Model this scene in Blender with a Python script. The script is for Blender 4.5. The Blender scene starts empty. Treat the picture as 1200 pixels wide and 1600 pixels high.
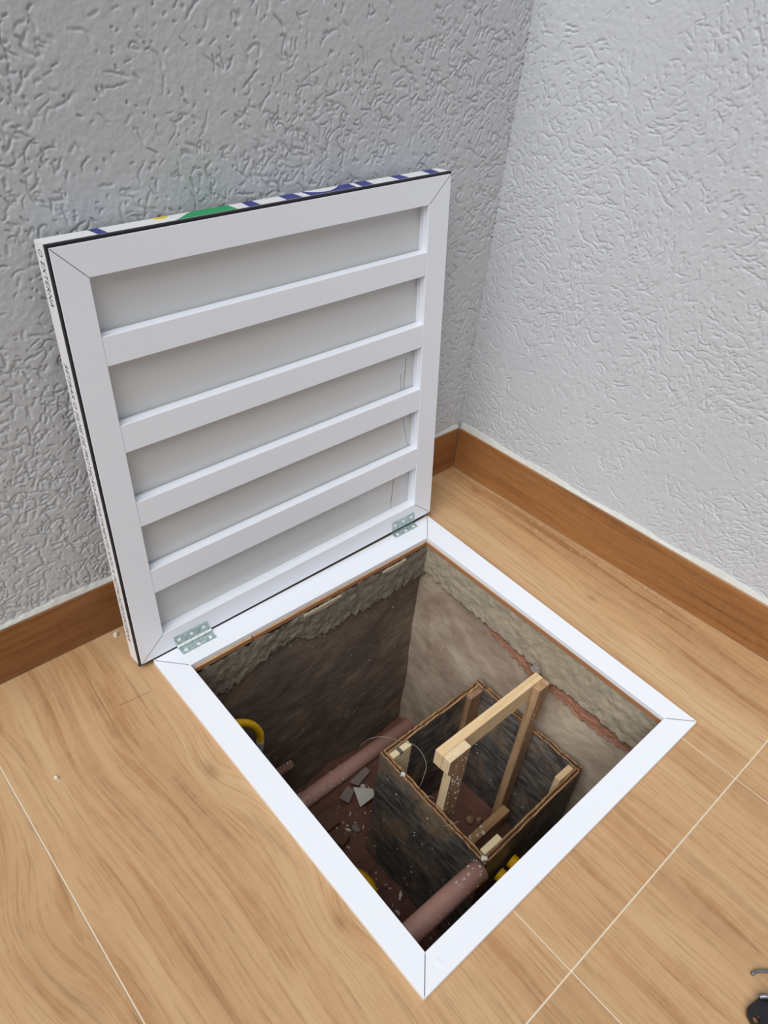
import bpy, bmesh, math, random
import numpy as np
from mathutils import Matrix, Vector
random.seed(7); rng = np.random.default_rng(11)
S = bpy.context.scene
COL = S.collection

# ------------------------------------------------------------------ camera
cd = bpy.data.cameras.new('camera'); cam = bpy.data.objects.new('camera', cd); COL.objects.link(cam)
cd.sensor_fit = 'VERTICAL'; cd.sensor_height = 36.0; cd.lens = 1187.2 / 1600 * 36.0
cd.clip_start = 0.02; cd.clip_end = 60
Rw = Matrix(((0.7406982, -0.6660692, 0.0878521), (-0.3656818, -0.5093974, -0.7789680), (0.5635983, 0.5448543, -0.6208790)))
ax = [Vector(Rw[0]), -Vector(Rw[1]), -Vector(Rw[2])]
M = Matrix.Identity(4)
for i in range(3):
    for j in range(3): M[j][i] = ax[i][j]
M.translation = (-0.42092, -1.01777, 1.27734)
cam.matrix_world = M
S.camera = cam

# ------------------------------------------------------------------ sky, soft daylight, exposure
W = bpy.data.worlds.new('world'); S.world = W; W.use_nodes = True
bgn = W.node_tree.nodes['Background']; bgn.inputs[0].default_value = (0.92, 0.96, 1.0, 1); bgn.inputs[1].default_value = 0.33
sd = bpy.data.lights.new('daylight', 'SUN'); sd.energy = 2.9; sd.angle = math.radians(55); sd.color = (1.0, 0.995, 0.985)
so = bpy.data.objects.new('daylight', sd); COL.objects.link(so)
so.rotation_euler = Vector((0.64, 0.20, -0.82)).to_track_quat('-Z', 'Y').to_euler()
so.location = (-2, -1, 3)
vs = S.view_settings
vs.view_transform = 'Standard'; vs.look = 'None'; vs.gamma = 1.0; vs.use_curve_mapping = False
vs.exposure = 0.0

# ------------------------------------------------------------------ material helpers
def lin(c):
    o = []
    for v in c:
        v = v / 255.0
        o.append(v / 12.92 if v <= 0.04045 else ((v + 0.055) / 1.055) ** 2.4)
    return (*o, 1.0)

class NT:
    def __init__(s, name, rough=0.6, spec=0.4, metal=0.0):
        s.m = bpy.data.materials.new(name); s.m.use_nodes = True
        s.t = s.m.node_tree; s.b = s.t.nodes['Principled BSDF']
        s.b.inputs['Roughness'].default_value = rough
        s.b.inputs['Specular IOR Level'].default_value = spec
        s.b.inputs['Metallic'].default_value = metal
    def n(s, typ, **kw):
        o = s.t.nodes.new(typ)
        for k, v in kw.items(): setattr(o, k, v)
        return o
    def l(s, a, b): s.t.links.new(a, b)
    def put(s, sock, v):
        if hasattr(v, 'is_linked') or hasattr(v, 'links'): s.l(v, sock)
        else: sock.default_value = v
    def math(s, op, a, b=0.0, c=None, clamp=False):
        o = s.n('ShaderNodeMath', operation=op); o.use_clamp = clamp
        s.put(o.inputs[0], a); s.put(o.inputs[1], b)
        if c is not None: s.put(o.inputs[2], c)
        return o.outputs[0]
    def pos(s): return s.n('ShaderNodeNewGeometry').outputs['Position']
    def obj(s): return s.n('ShaderNodeTexCoord').outputs['Object']
    def mapping(s, v, scale=(1, 1, 1), loc=(0, 0, 0)):
        o = s.n('ShaderNodeMapping'); s.l(v, o.inputs['Vector'])
        o.inputs['Scale'].default_value = scale; o.inputs['Location'].default_value = loc
        return o.outputs[0]
    def noise(s, v, scale=5, detail=3, rough=0.55, dist=0.0):
        o = s.n('ShaderNodeTexNoise'); s.l(v, o.inputs['Vector'])
        o.inputs['Scale'].default_value = scale; o.inputs['Detail'].default_value = detail
        o.inputs['Roughness'].default_value = rough; o.inputs['Distortion'].default_value = dist
        return o.outputs['Fac']
    def ramp(s, f, stops):
        o = s.n('ShaderNodeValToRGB'); s.l(f, o.inputs[0]); e = o.color_ramp.elements
        while len(e) < len(stops): e.new(0.5)
        for k, (p, c) in enumerate(stops): e[k].position = p; e[k].color = c
        return o.outputs[0]
    def val(s, f, a, b):
        return s.ramp(f, [(a, (0, 0, 0, 1)), (b, (1, 1, 1, 1))])
    def mix(s, f, a, b, mode='MIX'):
        o = s.n('ShaderNodeMix', data_type='RGBA', blend_type=mode)
        s.put(o.inputs[0], f); s.put(o.inputs[6], a); s.put(o.inputs[7], b)
        return o.outputs[2]
    def color(s, c): s.put(s.b.inputs['Base Color'], c)
    def bump(s, h, strength=0.3, dist=0.002):
        o = s.n('ShaderNodeBump'); o.inputs['Strength'].default_value = strength; o.inputs['Distance'].default_value = dist
        s.l(h, o.inputs['Height']); s.l(o.outputs[0], s.b.inputs['Normal'])

def plain(name, c, rough=0.5, spec=0.4, metal=0.0, var=0.06, scale=40, bump=0.0):
    m = NT(name, rough, spec, metal); a = lin(c)
    f = m.noise(m.obj(), scale, 3)
    lo = tuple(x * (1 - var) for x in a[:3]) + (1,); hi = tuple(min(1, x * (1 + var)) for x in a[:3]) + (1,)
    m.color(m.mix(f, lo, hi))
    if bump: m.bump(f, bump, 0.002)
    return m.m

# plaster wall, fine grain over the modelled grooves
def wall_mat(name, c):
    m = NT(name, 0.85, 0.2); p = m.pos(); a = lin(c)
    big = m.noise(p, 2.2, 2); fine = m.noise(p, 320, 3, 0.7)
    col = m.mix(big, tuple(x * 0.95 for x in a[:3]) + (1,), tuple(x * 1.05 for x in a[:3]) + (1,))
    col = m.mix(m.val(fine, 0.3, 0.7), m.mix(0.1, col, (0, 0, 0, 1)), col)
    m.color(col); m.bump(fine, 0.35, 0.0015)
    return m.m
MAT_WALL = wall_mat('grey_plaster', (199, 202, 206))

KNOTS = [(-0.039, -0.28, 0.028, 0.045), (-0.027, -0.64, 0.018, 0.035), (1.02, 0.025, 0.015, 0.022), (0.93, -0.45, 0.018, 0.028),
         (-0.42, -0.36, 0.055, 0.085), (-0.3, 0.05, 0.02, 0.035), (0.02, -0.45, -0.03, 0.10), (-0.2, -0.1, 0.02, 0.08)]
def wood_tile(name, light, mid, dark, along='y', knots=True, rough=0.42):
    m = NT(name, rough, 0.45)
    p = m.pos(); sx = m.n('ShaderNodeSeparateXYZ'); m.l(p, sx.inputs[0])
    rnd = m.n('ShaderNodeObjectInfo').outputs['Random']
    if along == 'y': u, v = sx.outputs[0], sx.outputs[1]
    elif along == 'x': u, v = sx.outputs[2], sx.outputs[0]
    else: u, v = sx.outputs[2], sx.outputs[1]
    off = m.math('MULTIPLY', rnd, 7.3)
    def vec(a, b, c=off):
        o = m.n('ShaderNodeCombineXYZ'); m.put(o.inputs[0], a); m.put(o.inputs[1], b); m.put(o.inputs[2], c); return o.outputs[0]
    warp = m.noise(vec(m.math('MULTIPLY', u, 3.0), m.math('MULTIPLY', v, 1.1)), 1.0, 2)
    g = m.math('ADD', u, m.math('MULTIPLY', warp, 0.075))
    kd = None
    if knots:
        for kx, ky, A, r in KNOTS:
            dx = m.math('SUBTRACT', u, kx); dy = m.math('MULTIPLY', m.math('SUBTRACT', v, ky), 0.5)
            d2 = m.math('ADD', m.math('MULTIPLY', dx, dx), m.math('MULTIPLY', dy, dy))
            e = m.math('POWER', 2.718, m.math('MULTIPLY', d2, -1.0 / (r * r)))
            g = m.math('ADD', g, m.math('MULTIPLY', e, A))
            if r < 0.05:
                e2 = m.math('POWER', e, 16.0); kd = e2 if kd is None else m.math('ADD', kd, e2)
    bands = m.noise(vec(m.math('MULTIPLY', g, 11.0), m.math('MULTIPLY', v, 0.9)), 1.0, 3, 0.6)
    streak = m.noise(vec(m.math('MULTIPLY', g, 42.0), m.math('MULTIPLY', v, 1.6)), 1.0, 3, 0.6)
    fine = m.noise(vec(m.math('MULTIPLY', g, 190.0), m.math('MULTIPLY', v, 7.0)), 1.0, 3, 0.7)
    curl = m.noise(vec(m.math('MULTIPLY', u, 22.0), m.math('MULTIPLY', v, 60.0)), 1.0, 2, 0.6)
    col = m.ramp(bands, [(0.28, lin(light)), (0.5, lin(mid)), (0.74, lin(dark))])
    col = m.mix(m.math('MULTIPLY', m.val(streak, 0.54, 0.70), 0.62), col, lin(dark))
    col = m.mix(m.math('MULTIPLY', m.val(streak, 0.44, 0.30), 0.35), col, lin(light))
    col = m.mix(m.math('MULTIPLY', m.val(fine, 0.50, 0.72), 0.42), col, lin(tuple(x * 0.72 for x in dark)))
    col = m.mix(m.math('MULTIPLY', m.val(curl, 0.45, 0.7), 0.16), col, lin(light))
    if kd is not None:
        col = m.mix(m.math('MULTIPLY', m.math('MINIMUM', kd, 1.0), 0.45), col, lin((126, 84, 52)))
    m.color(col); m.bump(fine, 0.08, 0.001)
    return m.m
MAT_TILE = wood_tile('wood_look_tile', (204, 171, 130), (190, 148, 105), (154, 111, 72))
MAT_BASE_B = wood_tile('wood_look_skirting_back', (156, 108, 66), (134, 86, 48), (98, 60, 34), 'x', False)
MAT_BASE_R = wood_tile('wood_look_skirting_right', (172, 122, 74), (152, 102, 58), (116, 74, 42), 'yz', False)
MAT_TILE_EDGE = plain('fired_tile_edge', (166, 116, 82), 0.8, 0.2, 0, 0.15, 60)
MAT_GROUT = plain('pale_grout', (226, 212, 186), 0.9, 0.1, 0, 0.08, 120)
MAT_CAULK = plain('white_filler', (206, 206, 200), 0.85, 0.2, 0, 0.14, 90, 0.3)
MAT_WHITE = plain('white_powder_coat', (235, 239, 247), 0.38, 0.45, 0, 0.012, 12)
MAT_SHEET = plain('white_sheet', (206, 207, 208), 0.3, 0.5, 0, 0.02, 6)
MAT_FILM = plain('white_protective_film', (240, 241, 243), 0.35, 0.5, 0, 0.02, 20)
MAT_GASKET = plain('black_gasket', (24, 25, 32), 0.5, 0.4, 0, 0.1, 60)
MAT_SEAM = plain('dark_seam', (70, 66, 64), 0.8, 0.2)
MAT_INK = plain('navy_ink', (52, 56, 84), 0.6, 0.3)
MAT_BLUE = plain('blue_print', (48, 56, 140), 0.4, 0.4)
MAT_GREEN = plain('green_print', (16, 158, 96), 0.4, 0.4)
MAT_YELLOW = plain('yellow_print', (238, 208, 40), 0.4, 0.4)
MAT_PENCIL = plain('pencil_line', (70, 70, 78), 0.7, 0.2)

def zinc():
    m = NT('zinc_plate', 0.38, 0.5, 0.35); p = m.obj()
    f = m.noise(p, 130, 3); m.color(m.ramp(f, [(0.35, lin((146, 168, 168))), (0.5, lin((170, 190, 190))), (0.68, lin((194, 208, 206)))]))
    m.b.inputs['Roughness'].default_value = 0.4; m.bump(f, 0.1, 0.001)
    return m.m
MAT_ZINC = zinc()
MAT_STEEL = plain('bright_screw', (236, 240, 240), 0.3, 0.5, 0.15)
MAT_GREYROD = plain('grey_steel_rod', (128, 130, 134), 0.35, 0.5, 0.7)
MAT_BLACKTOOL = plain('black_painted_steel', (28, 26, 30), 0.35, 0.5, 0, 0.2)

def pit_wall_mat(name, base, lighter, darker, red=False):
    m = NT(name, 0.85, 0.25); p = m.pos()
    a = m.noise(p, 4.2, 4, 0.65, 0.5); b = m.noise(m.mapping(p, (1, 1, 1.8)), 15, 5, 0.7, 0.4); f = m.noise(p, 150, 3, 0.7)
    col = m.ramp(a, [(0.3, lin(darker)), (0.5, lin(base)), (0.7, lin(lighter))])
    col = m.mix(m.math('MULTIPLY', m.val(b, 0.45, 0.72), 0.28 if red else 0.5), col, lin(tuple(x * .88 for x in darker)))
    if red:
        sx = m.n('ShaderNodeSeparateXYZ'); m.l(p, sx.inputs[0])
        k = m.val(m.math('ADD', sx.outputs[2], m.math('MULTIPLY', b, 0.18)), -0.34, -0.08)
        k2 = m.val(sx.outputs[1], -0.22, -0.45)
        col = m.mix(m.math('MULTIPLY', m.math('MULTIPLY', k, k2), 0.7), col, lin((186, 136, 112)))
    sp = m.noise(p, 90, 1, 0.5)
    col = m.mix(m.math('MULTIPLY', m.val(sp, 0.74, 0.78), 0.6), col, lin((200, 195, 185)))
    m.color(col); m.bump(m.math('ADD', m.math('MULTIPLY', b, 1.0), m.math('MULTIPLY', f, 0.25)), 0.45 if red else 0.7, 0.008)
    return m.m
MAT_PIT_DARK = pit_wall_mat('shaded_render', (118, 104, 92), (146, 128, 108), (92, 80, 72))  # darker copy of the right wall's render, shade put into the colour
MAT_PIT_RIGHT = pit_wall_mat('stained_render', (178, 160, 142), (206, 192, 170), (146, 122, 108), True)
def mortar_mat(name, c):
    m = NT(name, 0.92, 0.15); p = m.pos(); f = m.noise(p, 260, 3, 0.75); b = m.noise(p, 30, 3)
    a = lin(c); col = m.mix(b, tuple(x * 0.8 for x in a[:3]) + (1,), tuple(x * 1.18 for x in a[:3]) + (1,))
    col = m.mix(m.math('MULTIPLY', m.val(f, 0.55, 0.7), 0.4), col, lin(tuple(x * 0.6 for x in c)))
    m.color(col); m.bump(m.math('ADD', f, b), 0.8, 0.004)
    return m.m
MAT_MORTAR_B = mortar_mat('grey_mortar', (136, 126, 112))
MAT_MORTAR_R = mortar_mat('sandy_mortar', (178, 165, 144))
MAT_BRICK = mortar_mat('broken_clay', (178, 128, 104))
MAT_DIRT = mortar_mat('reddish_dirt', (124, 88, 76))
MAT_PLASTER = plain('plaster_chip', (214, 210, 200), 0.9, 0.1, 0, 0.1, 80, 0.3)
MAT_PLASTER_D = plain('grey_rubble', (140, 128, 122), 0.9, 0.1, 0, 0.15, 80, 0.3)
MAT_RUBBLE_B = plain('brown_rubble', (110, 84, 72), 0.9, 0.1, 0, 0.2, 80, 0.3)

def film_mat():
    m = NT('weathered_black_plywood', 0.55, 0.35); p = m.pos()
    st = m.mapping(p, (26, 16, 70)); a = m.noise(st, 1.0, 5, 0.7, 0.25); b = m.noise(p, 8, 4, 0.65, 0.3); f = m.noise(p, 120, 3, 0.7)
    col = m.ramp(b, [(0.3, lin((46, 44, 47))), (0.5, lin((90, 84, 79))), (0.68, lin((158, 130, 102)))])
    col = m.mix(m.math('MULTIPLY', m.val(a, 0.46, 0.68), 0.62), col, lin((152, 148, 140)))
    col = m.mix(m.math('MULTIPLY', m.val(f, 0.6, 0.75), 0.4), col, lin((150, 144, 134)))
    m.color(col); m.bump(m.math('ADD', a, m.math('MULTIPLY', f, 0.4)), 0.4, 0.003)
    return m.m
MAT_PLYFACE = film_mat()
def rawwood(name, light, dark, axis):
    m = NT(name, 0.75, 0.25); p = m.pos()
    sc = {'x': (5, 90, 90), 'z': (90, 90, 5), 'y': (90, 5, 90)}[axis]
    a = m.noise(m.mapping(p, sc), 1.0, 4, 0.65, 0.4); b = m.noise(p, 30, 4, 0.7)
    col = m.ramp(a, [(0.3, lin(light)), (0.6, lin(tuple((x + y) / 2 for x, y in zip(light, dark)))), (0.8, lin(dark))])
    col = m.mix(m.math('MULTIPLY', m.val(b, 0.5, 0.8), 0.3), col, lin(dark))
    m.color(col); m.bump(a, 0.25, 0.002)
    return m.m
MAT_PLY_A = rawwood('ply_edge_light', (192, 148, 100), (84, 58, 40), 'x')
MAT_PLY_B = rawwood('ply_edge_dark', (92, 62, 40), (48, 34, 26), 'x')
MAT_PINE_X = rawwood('pine_along', (232, 206, 164), (196, 160, 116), 'x')
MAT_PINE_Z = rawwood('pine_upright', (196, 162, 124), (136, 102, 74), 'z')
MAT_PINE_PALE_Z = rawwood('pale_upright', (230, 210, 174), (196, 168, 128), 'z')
MAT_PINE_PALE = rawwood('pale_pine', (232, 216, 180), (206, 184, 140), 'x')
MAT_PINE_OLD = rawwood('old_pine', (192, 156, 112), (130, 92, 62), 'x')
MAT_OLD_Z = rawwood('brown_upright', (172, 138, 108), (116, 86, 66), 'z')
def pipe_mat():
    m = NT('brown_plastic_pipe', 0.42, 0.45); p = m.pos(); b = m.noise(p, 25, 3); f = m.noise(p, 60, 2)
    col = m.mix(b, lin((198, 152, 141)), lin((212, 168, 154)))
    col = m.mix(m.math('MULTIPLY', m.val(f, 0.62, 0.72), 0.3), col, lin((186, 160, 150)))
    m.color(col); return m.m
MAT_PIPE = pipe_mat()
MAT_PIPE_OLD = plain('dusty_brown_pipe', (150, 116, 104), 0.7, 0.3, 0, 0.15, 60)
MAT_HOSE = plain('yellow_corrugated_plastic', (236, 184, 22), 0.4, 0.45, 0, 0.08, 60)
MAT_TAPE = plain('pale_grey_tape', (176, 172, 164), 0.6, 0.3, 0, 0.1, 80)
MAT_WIRE = plain('thin_steel_wire', (156, 150, 140), 0.5, 0.4, 0.4)

# ------------------------------------------------------------------ mesh helpers
class MB:
    def __init__(s): s.v = []; s.f = []; s.mi = []
    def face(s, idx, mi=0): s.f.append(tuple(idx)); s.mi.append(mi)
    def add(s, verts, faces, mi=0):
        o = len(s.v); s.v += [tuple(v) for v in verts]
        for f in faces: s.face([o + i for i in f], mi)
    def box(s, a, b, mi=0):
        (x0, y0, z0), (x1, y1, z1) = a, b
        s.add([(x0, y0, z0), (x1, y0, z0), (x1, y1, z0), (x0, y1, z0), (x0, y0, z1), (x1, y0, z1), (x1, y1, z1), (x0, y1, z1)],
              [(3, 2, 1, 0), (4, 5, 6, 7), (0, 1, 5, 4), (1, 2, 6, 5), (2, 3, 7, 6), (3, 0, 4, 7)], mi)
    def prism(s, poly, z0, z1, mi=0, side=None):
        """poly counter-clockwise in xy, extruded in z"""
        n = len(poly); o = len(s.v)
        s.v += [(x, y, z0) for x, y in poly] + [(x, y, z1) for x, y in poly]
        s.face([o + i for i in reversed(range(n))], mi); s.face([o + n + i for i in range(n)], mi)
        for i in range(n):
            j = (i + 1) % n; s.face((o + i, o + j, o + n + j, o + n + i), mi if side is None else side)
    def slab(s, lo, hi, mi=0):
        """closed solid between two loops of equal length (lo below, hi above)"""
        n = len(lo); o = len(s.v); s.v += [tuple(p) for p in lo] + [tuple(p) for p in hi]
        s.face([o + i for i in reversed(range(n))], mi); s.face([o + n + i for i in range(n)], mi)
        for i in range(n):
            j = (i + 1) % n; s.face((o + i, o + j, o + n + j, o + n + i), mi)
    def tube(s, pts, r, seg=14, mi=0, cap=True, wob=0.0):
        pts = [Vector(p) for p in pts]; n = len(pts); o = len(s.v); up = Vector((0, 0, 1)); prev = None
        for i, p in enumerate(pts):
            t = (pts[min(i + 1, n - 1)] - pts[max(i - 1, 0)]).normalized()
            if prev is None:
                a = t.orthogonal().normalized()
            else:
                a = (prev - t * prev.dot(t)).normalized()
            prev = a; b = t.cross(a); rr = r[i] if hasattr(r, '__len__') else r
            for k in range(seg):
                w = 2 * math.pi * k / seg; s.v.append(tuple(p + (a * math.cos(w) + b * math.sin(w)) * rr))
        for i in range(n - 1):
            for k in range(seg):
                k2 = (k + 1) % seg; s.face((o + i * seg + k, o + i * seg + k2, o + (i + 1) * seg + k2, o + (i + 1) * seg + k), mi)
        if cap:
            s.face([o + k for k in reversed(range(seg))], mi); s.face([o + (n - 1) * seg + k for k in range(seg)], mi)
    def pipe(s, p0, p1, r, ri, seg=24, mi=0):
        """hollow pipe, wall thickness r-ri, with ring ends"""
        p0 = Vector(p0); p1 = Vector(p1); t = (p1 - p0).normalized(); a = t.orthogonal().normalized(); b = t.cross(a); o = len(s.v)
        for p, rr in ((p0, ri), (p0, r), (p1, r), (p1, ri)):
            for k in range(seg):
                w = 2 * math.pi * k / seg; s.v.append(tuple(p + (a * math.cos(w) + b * math.sin(w)) * rr))
        for q in range(4):
            q2 = (q + 1) % 4
            for k in range(seg):
                k2 = (k + 1) % seg; s.face((o + q * seg + k, o + q * seg + k2, o + q2 * seg + k2, o + q2 * seg + k), mi)
    def chip(s, c, nrm, size, thick, mi=0, n=5):
        c = Vector(c); nrm = Vector(nrm).normalized(); a = nrm.orthogonal().normalized(); b = nrm.cross(a)
        w0 = random.uniform(0, 6.28); el = random.uniform(0.35, 1.0); lo = []; hi = []
        for k in range(n):
            w = w0 + 2 * math.pi * k / n + random.uniform(-.35, .35); rr = size * random.uniform(.6, 1.1)
            d = a * math.cos(w0) + b * math.sin(w0); e = nrm.cross(d)
            q = c + d * (math.cos(w - w0) * rr) + e * (math.sin(w - w0) * rr * el)
            lo.append(q - nrm * 0.0008); hi.append(c + (q - c) * 0.85 + nrm * thick * random.uniform(.6, 1.2))
        s.slab(lo, hi, mi)
    def build(s, name, mats, parent=None, local=False, smooth=False, bevel=0.0, kind=None, recalc=True):
        me = bpy.data.meshes.new(name)
        off = Vector((0, 0, 0))
        if parent is not None and not local:
            q = parent
            while q is not None: off += q.location; q = q.parent
        me.from_pydata([tuple(Vector(v) - off) for v in s.v], [], s.f)
        if not isinstance(mats, (list, tuple)): mats = [mats]
        for m in mats: me.materials.append(m)
        me.polygons.foreach_set('material_index', s.mi)
        bm = bmesh.new(); bm.from_mesh(me)
        if recalc: bmesh.ops.recalc_face_normals(bm, faces=bm.faces)
        if bevel: bmesh.ops.bevel(bm, geom=list(bm.edges), offset=bevel, segments=1, affect='EDGES', profile=0.5)
        bm.to_mesh(me); bm.free()
        if smooth: me.polygons.foreach_set('use_smooth', [True] * len(me.polygons))
        o = bpy.data.objects.new(name, me); COL.objects.link(o)
        if parent is not None: o.parent = parent
        if kind: o['kind'] = kind
        return o

def tag(o, label=None, cat=None, group=None, kind=None):
    if label: o['label'] = label
    if cat: o['category'] = cat
    if group: o['group'] = group
    if kind: o['kind'] = kind
    return o
def thing(name, label, cat, loc=(0, 0, 0), group=None):
    o = bpy.data.objects.new(name, None); COL.objects.link(o); o.location = loc; o.empty_display_size = 0.05
    return tag(o, label, cat, group)

def grid_mesh(name, P, mat, parent=None, smooth=True, back=None, kind=None, flip=False):
    """P: (nu, nv, 3) array -> mesh object; back: vector that gives the sheet thickness"""
    nu, nv = P.shape[:2]
    co = P.reshape(-1, 3); nvt = nu * nv
    i = np.arange(nvt).reshape(nu, nv)
    q = np.stack([i[:-1, :-1], i[1:, :-1], i[1:, 1:], i[:-1, 1:]], -1).reshape(-1, 4)
    if flip: q = q[:, ::-1]
    if back is not None:
        per = np.concatenate([i[:, 0], i[-1, 1:], i[-2::-1, -1], i[0, -2:0:-1]])
        bk = co[per] + np.array(back); co = np.vstack([co, bk]); m = len(per); bi = nvt + np.arange(m)
        nx = np.roll(np.arange(m), -1)
        sk = np.stack([per, bi, bi[nx], per[nx]], -1)
        if flip: sk = sk[:, ::-1]
        # back plate from the four corner points
        c4 = [0, nu - 1, nu - 1 + nv - 1, 2 * (nu - 1) + nv - 1]
        pl = bi[c4][None, ::-1]
        if flip: pl = pl[:, ::-1]
        q = np.vstack([q, sk, pl])
    me = bpy.data.meshes.new(name)
    me.vertices.add(len(co)); me.vertices.foreach_set('co', co.astype(np.float32).ravel())
    nf = len(q); me.loops.add(nf * 4); me.polygons.add(nf)
    me.loops.foreach_set('vertex_index', q.astype(np.int32).ravel())
    me.polygons.foreach_set('loop_start', np.arange(0, nf * 4, 4, dtype=np.int32))
    me.polygons.foreach_set('loop_total', np.full(nf, 4, dtype=np.int32))
    me.update(calc_edges=True)
    if smooth: me.polygons.foreach_set('use_smooth', np.ones(nf, dtype=bool))
    me.materials.append(mat); me.validate()
    o = bpy.data.objects.new(name, me); COL.objects.link(o)
    if parent is not None: o.parent = parent
    if kind: o['kind'] = kind
    return o

def smooth_noise(nu, nv, cells_u, cells_v, seed):
    r = np.random.default_rng(seed); g = r.random((cells_u + 3, cells_v + 3))
    uu = np.linspace(0, cells_u, nu); vv = np.linspace(0, cells_v, nv)
    iu = uu.astype(int); iv = vv.astype(int); fu = (uu - iu)[:, None]; fv = (vv - iv)[None, :]
    fu = fu * fu * (3 - 2 * fu); fv = fv * fv * (3 - 2 * fv)
    a = g[iu][:, iv]; b = g[iu + 1][:, iv]; c = g[iu][:, iv + 1]; d = g[iu + 1][:, iv + 1]
    return (a * (1 - fu) + b * fu) * (1 - fv) + (c * (1 - fu) + d * fu) * fv - 0.5

# ------------------------------------------------------------------ room walls: textured plaster with troweled grooves
def groove_field(Lu, Lv, step, seed, n, arcs, depth, wsc=1.0):
    nu = int(Lu / step) + 1; nv = int(Lv / step) + 1
    r = np.random.default_rng(seed)
    h = np.zeros((nu, nv))
    dens = smooth_noise(nu, nv, 9, 7, seed + 1) + 0.5 * smooth_noise(nu, nv, 25, 20, seed + 2)
    cnt = 0
    while cnt < n:
        u = r.uniform(0, Lu); v = r.uniform(0, Lv)
        dv = dens[min(int(u / step), nu - 1), min(int(v / step), nv - 1)]
        if r.random() > np.clip(0.5 + 1.1 * dv, 0.08, 1): continue
        cnt += 1
        Lg = r.choice([0.005, 0.012, 0.021, 0.036], p=[.34, .32, .22, .12]) * r.uniform(.6, 1.3)
        if arcs and r.random() < 0.75:
            best = min(arcs, key=lambda c: (u - c[0]) ** 2 + (v - c[1]) ** 2)
            th = math.atan2(v - best[1], u - best[0]) + math.pi / 2 + r.normal(0, .3)
            curv = 1.0 / max(0.06, math.hypot(u - best[0], v - best[1]))
        else:
            th = r.uniform(0, math.pi) if not arcs else r.normal(0.35, .6); curv = r.normal(0, 22)
        w = r.uniform(.0011, .0025) * wsc; d = depth * r.uniform(.5, 1.2)
        m = max(3, int(Lg / (step * .7)))
        for k in range(m):
            fr = k / m; taper = min(1, 4 * fr + .3, 4 * (1 - fr) + .3)
            R = int(math.ceil(2.2 * w / step)) + 1
            ci = int(round(u / step)); cj = int(round(v / step))
            i0, i1 = max(ci - R, 0), min(ci + R + 1, nu); j0, j1 = max(cj - R, 0), min(cj + R + 1, nv)
            if i0 < i1 and j0 < j1:
                du = (np.arange(i0, i1) * step - u)[:, None]; dvv = (np.arange(j0, j1) * step - v)[None, :]
                rr = np.sqrt(du * du + dvv * dvv)
                g = -d * taper * np.exp(-(rr / w) ** 3)
                h[i0:i1, j0:j1] = np.minimum(h[i0:i1, j0:j1], g)
            th += curv * step * .7 + r.normal(0, .16)
            u += math.cos(th) * step * .7; v += math.sin(th) * step * .7
    h += 0.0007 * smooth_noise(nu, nv, 30, 26, seed + 5) + 0.0007 * smooth_noise(nu, nv, 190, 160, seed + 6) + 0.0005 * smooth_noise(nu, nv, 420, 340, seed + 7)
    return h
STEP = 0.0017
def wall_sheet(name, origin, du, nrm, Lu, z0, Lv, seed, n, arcs, depth, flip):
    h = groove_field(Lu, Lv, STEP, seed, n, arcs, depth, 0.85 if arcs else 1.0); nu, nv = h.shape
    u = np.arange(nu) * STEP; v = np.arange(nv) * STEP
    P = np.zeros((nu, nv, 3)); O = np.array(origin); D = np.array(du); N = np.array(nrm)
    P += O; P += u[:, None, None] * D; P[:, :, 2] += z0 + v[None, :]; P += h[:, :, None] * N
    return grid_mesh(name, P, MAT_WALL, None, True, tuple(-0.12 * N), 'structure', flip)
YB, YW = 0.143, 0.155               # face of back skirting, face of back wall
CX, CY = 1.050, 0.143               # inner corner of the skirtings on the floor
RD = Vector((0.0452, -0.99898, 0)); RN = Vector((-0.99898, -0.0452, 0))    # right wall runs this way; its normal into the room
RB = 0.012
wc = Vector((CX, CY, 0)) - RN * RB + Vector((0, 0.012, 0))
wall_back = wall_sheet('wall_back', (wc.x - 1.72, YW, 0), (1, 0, 0), (0, -1, 0), 1.732, 0.0, 1.34, 3, 11500, None, 0.0033, False)
arcs = [(0.12, 0.62), (0.30, 0.78), (0.18, 0.95), (0.42, 0.52), (0.50, 0.30), (0.62, 0.72), (0.35, 1.1), (0.75, 0.45), (0.25, 0.32), (0.85, 0.9)]
wall_right = wall_sheet('wall_right', (wc.x, wc.y, 0), tuple(RD), tuple(RN), 1.60, 0.0, 1.36, 5, 9500, arcs, 0.0023, False)

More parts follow.
